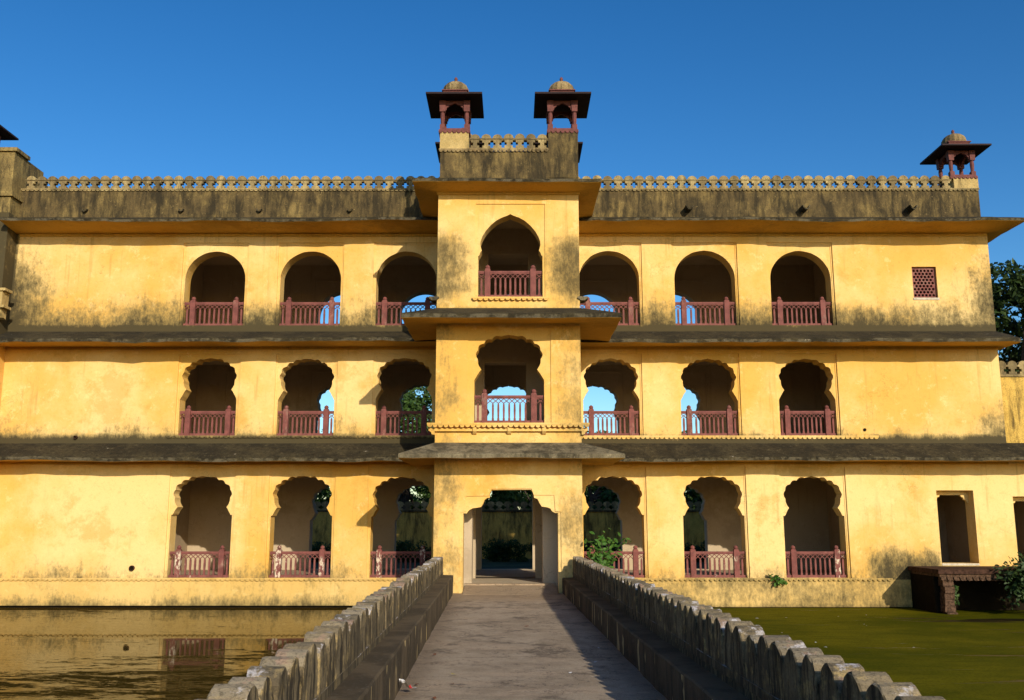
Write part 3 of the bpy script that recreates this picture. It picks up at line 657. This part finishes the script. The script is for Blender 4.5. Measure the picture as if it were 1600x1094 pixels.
chhatri(14.55, .40, 12.445, 'red stone roof kiosk standing at the end of the long pierced parapet', (.93, 1, .96))
chhatri(-17.25, .30, 13.25, 'red stone roof kiosk on the end tower', (1, 1, 1))

# ------------------------------------------------------------------ end tower on the left
mb = MB(); mb.box(-22, -15.5, -.62, 5.7, -1.5, 11.1); obj('tower_wall', mb.mesh('tower_wall', ['plaster']), palace)
mb = MB(); mb.box(-22, -15.5, -.625, 4.5, 11.1, 11.62); mb.box(-22, -15.42, -.70, .2, 11.62, 11.78); mb.box(-22, -15.5, -.62, 1.2, 11.78, 13.10); mb.box(-22, -15.42, -.69, .15, 13.10, 13.22)
mb.box(-15.72, -15.5, 1.2, 2.4, 11.78, 12.75); mb.box(-15.72, -15.5, 2.4, 4.4, 11.62, 12.3)
obj('tower_parapet', mb.mesh('tower_parapet', ['tower_plaster']), palace, label='tall blackened parapet block of the end tower')
mb = MB(); mb.box(-17.2, -15.15, -1.05, -.625, 7.98, 8.06); mb.box(-17.1, -15.25, -1.0, -.625, 8.06, 8.5); mb.box(-17.2, -15.15, -1.06, -.625, 8.5, 8.58); mb.prism([(-.95, 7.98), (-.625, 7.98), (-.625, 7.68), (-.75, 7.72), (-.9, 7.85)], -15.42, -15.28, 'x')
obj('tower_balcony', mb.mesh('tower_balcony', ['pier_plaster']), palace)

# ------------------------------------------------------------------ stone screen window, side doors
mb = MB(); cx, cz, W, H = 13.04, 9.0, .76, 1.0; holes = []; n = 6; p = (W-.08)/n; r = p*.40; rows = int((H-.10)/(p*.87))
for j in range(rows):
    for i in range(n-(j % 2)):
        x = cx-W/2+.04+p*(i+.5+(j % 2)*.5); z = cz-H/2+.05+p*.87*(j+.5)
        holes.append([(x+r*math.cos(a), z+r*math.sin(a)) for a in [math.pi/6+k*math.pi/3 for k in range(6)]])
plate(mb, rect(cx-W/2+.005, cx+W/2-.005, cz-H/2+.005, cz+H/2-.005), holes, .04, .11, 0, 0, 0)
w_ = obj('screen_window', mesh('screen_window', mb.v, mb.f, ['red_stone_peeled'], mb.mi), palace, label='pierced red stone screen set in the upper wall')
mb = MB(); mb.box(cx-W/2-.02, cx+W/2+.03, -.07, .0, cz-H/2-.07, cz-H/2+.0); obj('sill', mb.mesh('sill', ['pale_stone']), w_)
def side_door(x0, x1, z0, z1):
    mb = MB(); y0, y1 = .28, .40; c = .22
    R = [(x0, z1), (x0, z1-.36), (x0+.05, z1-.36), (x0+.07, z1-.29), (x0+.14, z1-.27), (x0+.16, z1-.20), (x0+c, z1-.18), (x0+c+.02, z1-.13), (x1-c-.02, z1-.13), (x1-c, z1-.18), (x1-.16, z1-.20), (x1-.14, z1-.27), (x1-.07, z1-.29), (x1-.05, z1-.36), (x1, z1-.36), (x1, z1)]
    mb.prism(R, y0, y1); d = obj('door_frame', mb.mesh('door_frame', ['plaster']), palace)
    mb = MB(); mb.box(x0, x1, -.066, .5, z0-.06, z0-.002); obj('sill', mb.mesh('sill', ['pale_stone']), d)
side_door(12.872, 13.978, .42, 2.558); side_door(15.152, 16.248, .42, 2.378)
# rooms behind the side doors
mb = MB(); mb.box(11.62, 21.9, 3.2, 3.4, 0, 3.8); mb.box(15.02, 21.9, .525, 3.19, 0.2, .40); mb.box(15.02, 21.9, .525, 3.19, 3.82, 3.96); mb.box(14.55, 14.9, .53, 3.19, .0, 3.8); mb.box(16.9, 17.1, .53, 3.19, .4, 3.8)
obj('room_wall', mb.mesh('room_wall', ['interior']), palace)

# ------------------------------------------------------------------ water spouts and drain holes
def spout(x, z, w=.26, l=.34):
    mb = MB(); h = w*.55; poly = [(-w/2, 0), (-w*.32, -h*.7), (-w*.12, -h), (w*.12, -h), (w*.32, -h*.7), (w/2, 0), (w*.36, 0), (w*.2, -h*.6), (0, -h*.72), (-w*.2, -h*.6), (-w*.36, 0)]
    mb.prism(poly, -l, 0); o = obj('water_spout', mb.mesh('water_spout', ['eave_top']), palace, (x, -.033, z))
for x in (5.72, 9.38, 12.75): spout(x, 11.42)
for x in (-13.4, -10.35, -7.87, -5.0): spout(x, 11.38, .17, .12)
def pipe(x, y, z, r=.10, l=.10):
    mb = MB(); 
    for k in range(12):
        a, b = 2*math.pi*k/12, 2*math.pi*(k+1)/12
        for (r0, r1, y0, y1) in ((r, r, 0, -l), (r, r*.78, -l, -l), (r*.78, r*.78, -l, .0)):
            mb.quad([(r0*math.cos(a), y0, r0*math.sin(a)), (r0*math.cos(b), y0, r0*math.sin(b)), (r1*math.cos(b), y1, r1*math.sin(b)), (r1*math.cos(a), y1, r1*math.sin(a))], 0)
    mb.quad([(r*.77*math.cos(2*math.pi*k/12), -.012, r*.77*math.sin(2*math.pi*k/12)) for k in range(12)], 1)  # near-black disc paints in the shade inside the bore
    obj('drain_pipe', mb.mesh('drain_pipe', ['platform_stone', 'wet_wall_shade'], fix=False), palace, (x, y, z))
pipe(-11.12, -.049, .28, .08, .07); pipe(10.85, -.049, 4.38, .05, .02); pipe(-13.1, -.049, 4.15, .05, .10)

# ------------------------------------------------------------------ lower boundary wall on the right
bw = thing('boundary_wall', 'mottled garden wall with pierced merlons joining the palace end wall', 'wall', (18.5, .3, 3.98))
mb = MB(); mb.box(-3.36, 3.5, -.15, .15, .02, 2.06); obj('wall', mb.mesh('wall', ['garden_plaster']), bw)
mb = MB(); mb.box(-3.36, 3.5, -.20, .17, 2.06, 2.12); cp = obj('coping', mb.mesh('coping', ['merlon_stone']), bw)
for i in range(20): obj('merlon', MER, cp, (-3.19+.335*i, -.12, 2.12), random.uniform(-.02, .02))

# ------------------------------------------------------------------ landing platform in the water
pf = thing('landing_platform', 'dark red stone landing platform with scalloped edge below the side doorway', 'platform', (14.6, -1.1, -.86))
mb = MB(); mb.box(-2.75, 5.6, -1.0, 1.03, 1.08, 1.20); obj('slab', mb.mesh('slab', ['platform_stone']), pf)
mb = MB(); mb.box(-2.70, 5.55, -.94, .95, 1.00, 1.08)
n = 46
for i in range(n):
    c = -2.7+8.2*(i+.5)/n; poly = [(c+.08*math.cos(a), 1.0-.11*math.sin(a)) for a in [math.pi*k/4 for k in range(5)]]; mb.prism(poly, -.97, -.92)
mb.box(-2.68, 5.5, -.93, -.80, .90, 1.0)
obj('frieze', mb.mesh('frieze', ['brick_stone']), pf)
mb = MB(); mb.box(-2.70, -2.50, -.55, 1.02, -.6, 1.0); mb.box(-2.499, 5.5, .35, 1.02, -.6, 1.0); obj('support_wall', mb.mesh('support_wall', ['wet_wall_shade']), pf)  # near-black colour stands in for the shade beneath the slab
for k in range(6):
    w = .16+.03*random.random(); mb = MB(); mb.box(-2.48-w*.6, -2.48+w, -.90, -.60, 0, .165)
    obj('brick', mb.mesh('brick', ['brick_stone']), pf, (random.uniform(-.03, .05), random.uniform(-.03, .03), -.12+.172*k))

# ------------------------------------------------------------------ bridge
BK = .0215
bridge = thing('bridge', 'straight footbridge with low side benches and rounded merlon parapets leading to the gatehouse', 'bridge', (.35, -18, -.2), BK)
Y_0, Y_1 = -17.5, 14.62      # local extent along the bridge
mb = MB(); n = 60; xs = np.linspace(-1.46, 1.46, 10); ys = np.linspace(Y_0, Y_1-.02, n)
V = [(x, y, random.uniform(-.006, .006)) for y in ys for x in xs]; Fc = [(j*10+i, j*10+i+1, (j+1)*10+i+1, (j+1)*10+i) for j in range(n-1) for i in range(9)]
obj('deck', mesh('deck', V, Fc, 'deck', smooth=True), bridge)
mb = MB(); mb.box(-1.95, 1.95, Y_0, Y_1-.02, -1.6, -.03); obj('causeway', mb.mesh('causeway', ['parapet_plaster']), bridge)
def merlon_bridge():
    hw, T = .183, .215; mb = MB(); seg = 10; prof = [(-hw, 0), (-hw, .19)]
    for i in range(1, seg): 
        a = math.pi*(1-i/seg); prof.append((hw*math.cos(a)*1.0, .19+.22*math.sin(a)))
    prof += [(hw, .19), (hw, 0)]
    # inner and outer faces slightly inset with a chamfer
    rings = [(-T/2, .93), (-T/2+.010, 1.0), (T/2-.010, 1.0), (T/2, .93)]; k = len(prof)
    for x, s in rings: mb.v += [(x, p[0]*s, p[1]*(1 if s == 1 else .985)) for p in prof]
    for r in range(3):
        for i in range(k): j = (i+1) % k; mb.f.append([r*k+i, r*k+j, (r+1)*k+j, (r+1)*k+i]); mb.mi.append(0)
    mb.f.append(list(range(k))); mb.f.append([3*k+i for i in range(k)]); mb.mi += [0, 0]
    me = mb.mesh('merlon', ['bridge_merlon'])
    bm = bmesh.new(); bm.from_mesh(me); bmesh.ops.triangulate(bm, faces=bm.faces); bm.to_mesh(me); bm.free(); return me
BM_ = [merlon_bridge() for _ in range(4)]
for me in BM_:
    for v in me.vertices:
        if v.co.z > .05: v.co += Vector((random.uniform(-.005, .005), random.uniform(-.004, .004), random.uniform(-.004, .004)))
for s, zb in ((-1, .47), (1, .40)):
    x0, x1 = sorted((s*1.42, s*1.69)); mb = MB(); m = 70; sec = []
    # bench: long low ledge with slightly wavy arris
    ysb = np.linspace(Y_0, Y_1-.03, m); 
    for y in ysb:
        j = random.uniform(-.008, .008); k = random.uniform(-.008, .008)
        xi, xo = s*1.42+k, s*1.70
        sec.append([(xi+s*.0, y, -.1), (xi, y, zb-.018+j), (xi+s*.018, y, zb+j), (xo, y, zb+.0)])
    mb.v = [p for q in sec for p in q]
    for i in range(m-1):
        for c in range(3): mb.f.append([i*4+c, (i+1)*4+c, (i+1)*4+c+1, i*4+c+1]); mb.mi.append(0)
    mb.f.append([(m-1)*4+c for c in range(4)]); mb.mi.append(0); mb.f.append([c for c in range(4)]); mb.mi.append(0)
    obj('bench', mb.mesh('bench', ['bench_stone']), bridge)
    mb = MB(); a, b = sorted((s*1.70, s*1.905)); mb.box(a, b, Y_0, Y_1-.03, -.1, .55); mb.box(a-.012, b+.012, Y_0, Y_1-.03, .47, .545)
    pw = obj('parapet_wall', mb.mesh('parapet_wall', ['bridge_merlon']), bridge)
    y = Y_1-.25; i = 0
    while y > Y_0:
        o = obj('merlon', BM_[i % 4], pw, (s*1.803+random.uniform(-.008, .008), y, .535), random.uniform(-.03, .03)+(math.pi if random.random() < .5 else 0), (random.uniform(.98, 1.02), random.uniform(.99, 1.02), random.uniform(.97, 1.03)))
        o.rotation_euler = (random.gauss(0, .012), random.gauss(0, .012), o.rotation_euler.z)
        if random.random() < .10: o.scale.z *= random.uniform(.86, .95)
        y -= .372*random.uniform(.985, 1.015); i += 1
# entry step in front of the door
mb = MB(); mb.prism([(-P-.45, -.196), (-P-.2, -.17), (-P+.4, -.10), (-2.62, -.05), (-2.60, -.012), (-2.45, -.008), (-2.45, -.27), (-P-.45, -.27)], -1.13, 1.34, 'x')
obj('entrance_ramp', mb.mesh('entrance_ramp', ['deck']), palace)

# ------------------------------------------------------------------ vegetation
def leaves(n, centers, radii, size, mat, name='crown', shell=.55, up=.3):
    C = np.array(centers); Rr = np.array(radii); idx = rng.integers(0, len(C), n)
    d = rng.normal(size=(n, 3)); d /= np.linalg.norm(d, axis=1)[:, None]; rad = shell+(1-shell)*rng.random(n)**.6
    pos = C[idx]+d*Rr[idx]*rad[:, None]
    nrm = d*.6+rng.normal(size=(n, 3))*.6+np.array([0, 0, up]); nrm /= np.linalg.norm(nrm, axis=1)[:, None]
    t = np.cross(nrm, rng.normal(size=(n, 3))); t /= np.linalg.norm(t, axis=1)[:, None]; b = np.cross(nrm, t)
    s = size*(.6+.8*rng.random(n))[:, None]
    V = np.stack([pos-t*s, pos+b*s*.42+nrm*s*.1, pos+t*s, pos-b*s*.42+nrm*s*.1], 1).reshape(-1, 3)
    Fc = np.arange(4*n).reshape(-1, 4)
    me = bpy.data.meshes.new(name); me.from_pydata(V.tolist(), [], Fc.tolist()); me.materials.append(M[mat]); return me
def limb(mb, p, q, r0, r1, seg=7):
    p, q = Vector(p), Vector(q); d = (q-p).normalized(); u = d.orthogonal().normalized(); w = d.cross(u); b = len(mb.v)
    for c, r in ((p, r0), (q, r1)):
        for k in range(seg): a = 2*math.pi*k/seg; mb.v.append(tuple(c+(u*math.cos(a)+w*math.sin(a))*r))
    for k in range(seg): mb.f.append([b+k, b+(k+1) % seg, b+seg+(k+1) % seg, b+seg+k]); mb.mi.append(0)
def tree(loc, h, rad, label, n=7000, size=.17, mat='leaf_dark', clumps=26, low=.35, group=None):
    t = thing('tree', label, 'tree', loc, random.uniform(0, 6), group)
    cs, rs = [], []; mb = MB(); th = h*.45; limb(mb, (0, 0, -.1), (0, 0, th), h*.03, h*.02)
    for k in range(clumps):
        a = random.uniform(0, 2*math.pi); zz = random.uniform(low, 1); rr = rad*math.sqrt(max(.05, 1-((zz-.55)/.5)**2))*random.uniform(.35, .95)
        c = (rr*math.cos(a), rr*math.sin(a), h*zz-rad*.15); s = rad*random.uniform(.20, .36); cs.append(c); rs.append((s, s, s*.75))
        if k % 3 == 0: limb(mb, (0, 0, th*random.uniform(.7, 1)), c, h*.012, h*.004, 5)
    obj('trunk', mb.mesh('trunk', ['bark']), t); obj('crown', leaves(n, cs, rs, size, mat), t)
    return t
tree((20.6, 9.5, -.26), 12.3, 4.0, 'tall dark leafy tree rising behind the pierced boundary wall', 15000, .17, clumps=44, low=.25)
tree((25.5, 13, -.26), 9.6, 3.6, 'lower dark tree standing beside the tall tree behind the boundary wall', 9000, .18, low=.25)
tree((-5.9, 25.0, -.26), 10.0, 3.4, 'dense green tree seen through the left middle-storey arches', 14000, .15, 'leaf_mid', clumps=44, low=.22)
GG = 'trees in the garden behind the palace'
for x, y, h, r in ((-12, 35, 8, 3.2), (-7.5, 34, 7.6, 3.2), (-3, 35, 7.4, 3.2), (1.5, 34.5, 7.2, 3.2), (6.2, 35, 7.8, 3.2), (10.5, 34, 7.6, 3.2), (-11.5, 24.8, 6.4, 2.8), (-1.2, 25, 5.6, 2.6), (1.5, 26, 6.0, 2.6), (4.6, 25, 7.4, 2.6), (8.2, 25.5, 6.6, 2.7), (11.5, 27, 7.6, 2.8), (3.2, 30, 7.6, 2.8)):
    tree((x, y, -.26), h, r, 'garden tree growing beyond the far garden wall', 6500, .15, 'leaf_mid', clumps=30, low=.2, group=GG)
gw = thing('garden_wall', 'stained garden wall topped by pierced merlons, seen through the ground-floor arches', 'wall', (0, 22, -.26))
mb = MB(); mb.box(-16, 16, 0, .3, -.1, 2.42); obj('wall', mb.mesh('wall', ['garden_plaster']), gw)
mb = MB(); mb.box(-16, 16, -.06, .34, 2.42, 2.5); cp = obj('coping', mb.mesh('coping', ['parapet_plaster']), gw)
for i in range(74): obj('merlon', MER, cp, (-16.2+.44*(i+.5), .05, 2.5), 0, (.44/.335, 1, 1.05))
for (x0, x1, y, h) in ((-12, -2.2, 17.5, .85), (-1.6, 1.9, 18.2, .95), (2.4, 12, 17.8, .8)):
    hd = thing('hedge', {-12: 'clipped low hedge in the garden left of the central path', -1.6: 'clipped low hedge facing the central doorway', 2.4: 'clipped low hedge in the garden right of the plant pots'}.get(x0) if x0 != 2.4 else 'clipped low hedge running along the other half of the garden wall', 'hedge', ((x0+x1)/2, y, -.26))
    L = (x1-x0)/2; cs = [(random.uniform(-L, L), random.uniform(-.4, .4), random.uniform(.0, h)) for _ in range(int(L*24))]
    obj('foliage', leaves(int(L*3200), cs, [(.3, .3, .22)]*len(cs), .06, 'leaf_hedge', 'foliage'), hd)
def plant(loc, label, stems, lsize, mat, spread, h, n, droop=0., name='plant', cat='plant'):
    t = thing(name, label, cat, loc); mb = MB(); V = []; Fc = []
    for k in range(stems):
        a = random.uniform(0, 2*math.pi); hh = h*random.uniform(.6, 1.05); e = Vector((math.cos(a)*spread*random.uniform(.2, 1), -abs(math.sin(a))*spread*random.uniform(.2, .9), hh-droop*random.random()))
        limb(mb, (0, 0, 0), tuple(e*.55+Vector((0, 0, .05))), .014, .010, 5); limb(mb, tuple(e*.55+Vector((0, 0, .05))), tuple(e), .010, .005, 5)
        for j in range(n):
            f = random.uniform(.35, 1.05); p = e*f+Vector((random.gauss(0, .07), random.gauss(0, .07), random.gauss(0, .07)))*spread*2
            nr = Vector((random.gauss(0, .5), -.6+random.gauss(0, .5), .8+random.gauss(0, .4))).normalized(); tt = nr.cross(Vector((random.gauss(0, 1), random.gauss(0, 1), random.gauss(0, 1)))).normalized(); bb = nr.cross(tt); s = lsize*random.uniform(.6, 1.25)
            b = len(V); pts = [(-1, 0, 0), (-.5, .38, .08), (.15, .48, .10), (.75, .25, .05), (1.15, 0, -.1), (.75, -.25, .05), (.15, -.48, .10), (-.5, -.38, .08)]
            V += [tuple(p+tt*q[0]*s+bb*q[1]*s+nr*q[2]*s) for q in pts]; Fc.append([b+i for i in range(8)])
    obj('stem', mb.mesh('stem', ['bark']), t); obj('foliage', mesh('foliage', V, Fc, mat), t)
plant((8.03, -.12, -.02), 'bright green fig seedling sprouting from the wall ledge beside a railing', 6, .085, 'leaf_fig', .32, .2, 7, droop=.62, name='fig_plant')
plant((2.50, -3.2, .05), 'leafy green shrub growing behind the bridge parapet against the gatehouse', 14, .08, 'leaf_fig', .60, 1.15, 22, name='shrub', cat='shrub')
plant((14.2, -2.15, .05), 'dense dark shrub overhanging the landing platform', 46, .075, 'leaf_dark', .85, .75, 40, droop=1.15, name='shrub', cat='shrub')
plant((12.35, -1.75, -.1), 'small creeper hanging from the pillar under the landing platform', 8, .05, 'leaf_mid', .25, .1, 14, droop=.75, name='creeper', cat='creeper')
# ------------------------------------------------------------------ litter on the deck
def atdeck(lx, ly): return (.35+lx-ly*BK, -18+ly, -.19)
pk = thing('litter_packet', 'crumpled white and red packet lying against the bench', 'litter', atdeck(-1.31, -.05), .5)
mb = MB(); n = 5; V = [(.16*(i/4-.5), .12*(j/4-.5), .03+random.uniform(0, .05)+(.07 if i < 2 else 0)) for j in range(n) for i in range(n)]; Fc = [(j*n+i, j*n+i+1, (j+1)*n+i+1, (j+1)*n+i) for j in range(4) for i in range(4)]
obj('wrapper', mesh('wrapper', V, Fc, ['packet', 'packet_red'], [1 if (f % 4 == 2 and f // 4 < 3) else 0 for f in range(16)]), pk)
def leaf_litter(lx, ly, mat, label, s=.05, group=None, name='dry_leaf', cat='leaf'):
    V = [(-1, 0, .1), (-.3, .5, .25), (.5, .4, .2), (1.1, 0, .35), (.5, -.4, .15), (-.3, -.5, .05)]
    me = mesh(name, [(a*s, b*s, c*s+.004) for a, b, c in V], [(0, 1, 2, 3, 4, 5)], mat)
    t = thing(name, label, cat, atdeck(lx, ly), random.uniform(0, 6), group, me)
for q in ((-1.2, 2.9), (-1.0, -.4), (-.85, .5), (-1.25, .45), (.2, 6.5), (1.3, 4.7), (-1.1, 8.5)):
    leaf_litter(*q, 'dry_leaf', 'small brown dry leaf lying on the bridge deck', .045, 'dry leaves on the deck')
leaf_litter(-.85, 1.15, 'yellow_leaf', 'small yellow leaf on the bridge deck near the white packet', .05)
for q in ((.95, 2.2), (.55, 1.3), (1.15, 3.6)):
    leaf_litter(*q, 'packet', 'tiny white paper scrap on the shaded side of the bridge deck', .03, 'paper scraps on the deck', 'paper_scrap', 'litter')
# floating scraps on the green water
for k in range(16):
    s = random.uniform(.02, .05); me = mesh('floating_scrap', [(-s, 0, .004), (0, -s*.5, .012), (s*1.2, 0, .004), (.2*s, s*.6, .016)], [(0, 1, 2, 3)], 'scum_bit')
    thing('floating_scrap', 'tiny pale scrap floating on the green pond', 'litter', (random.uniform(4, 13), random.uniform(-14, -1.5), WZ+.002), random.uniform(0, 6), 'scraps floating on the pond', me)
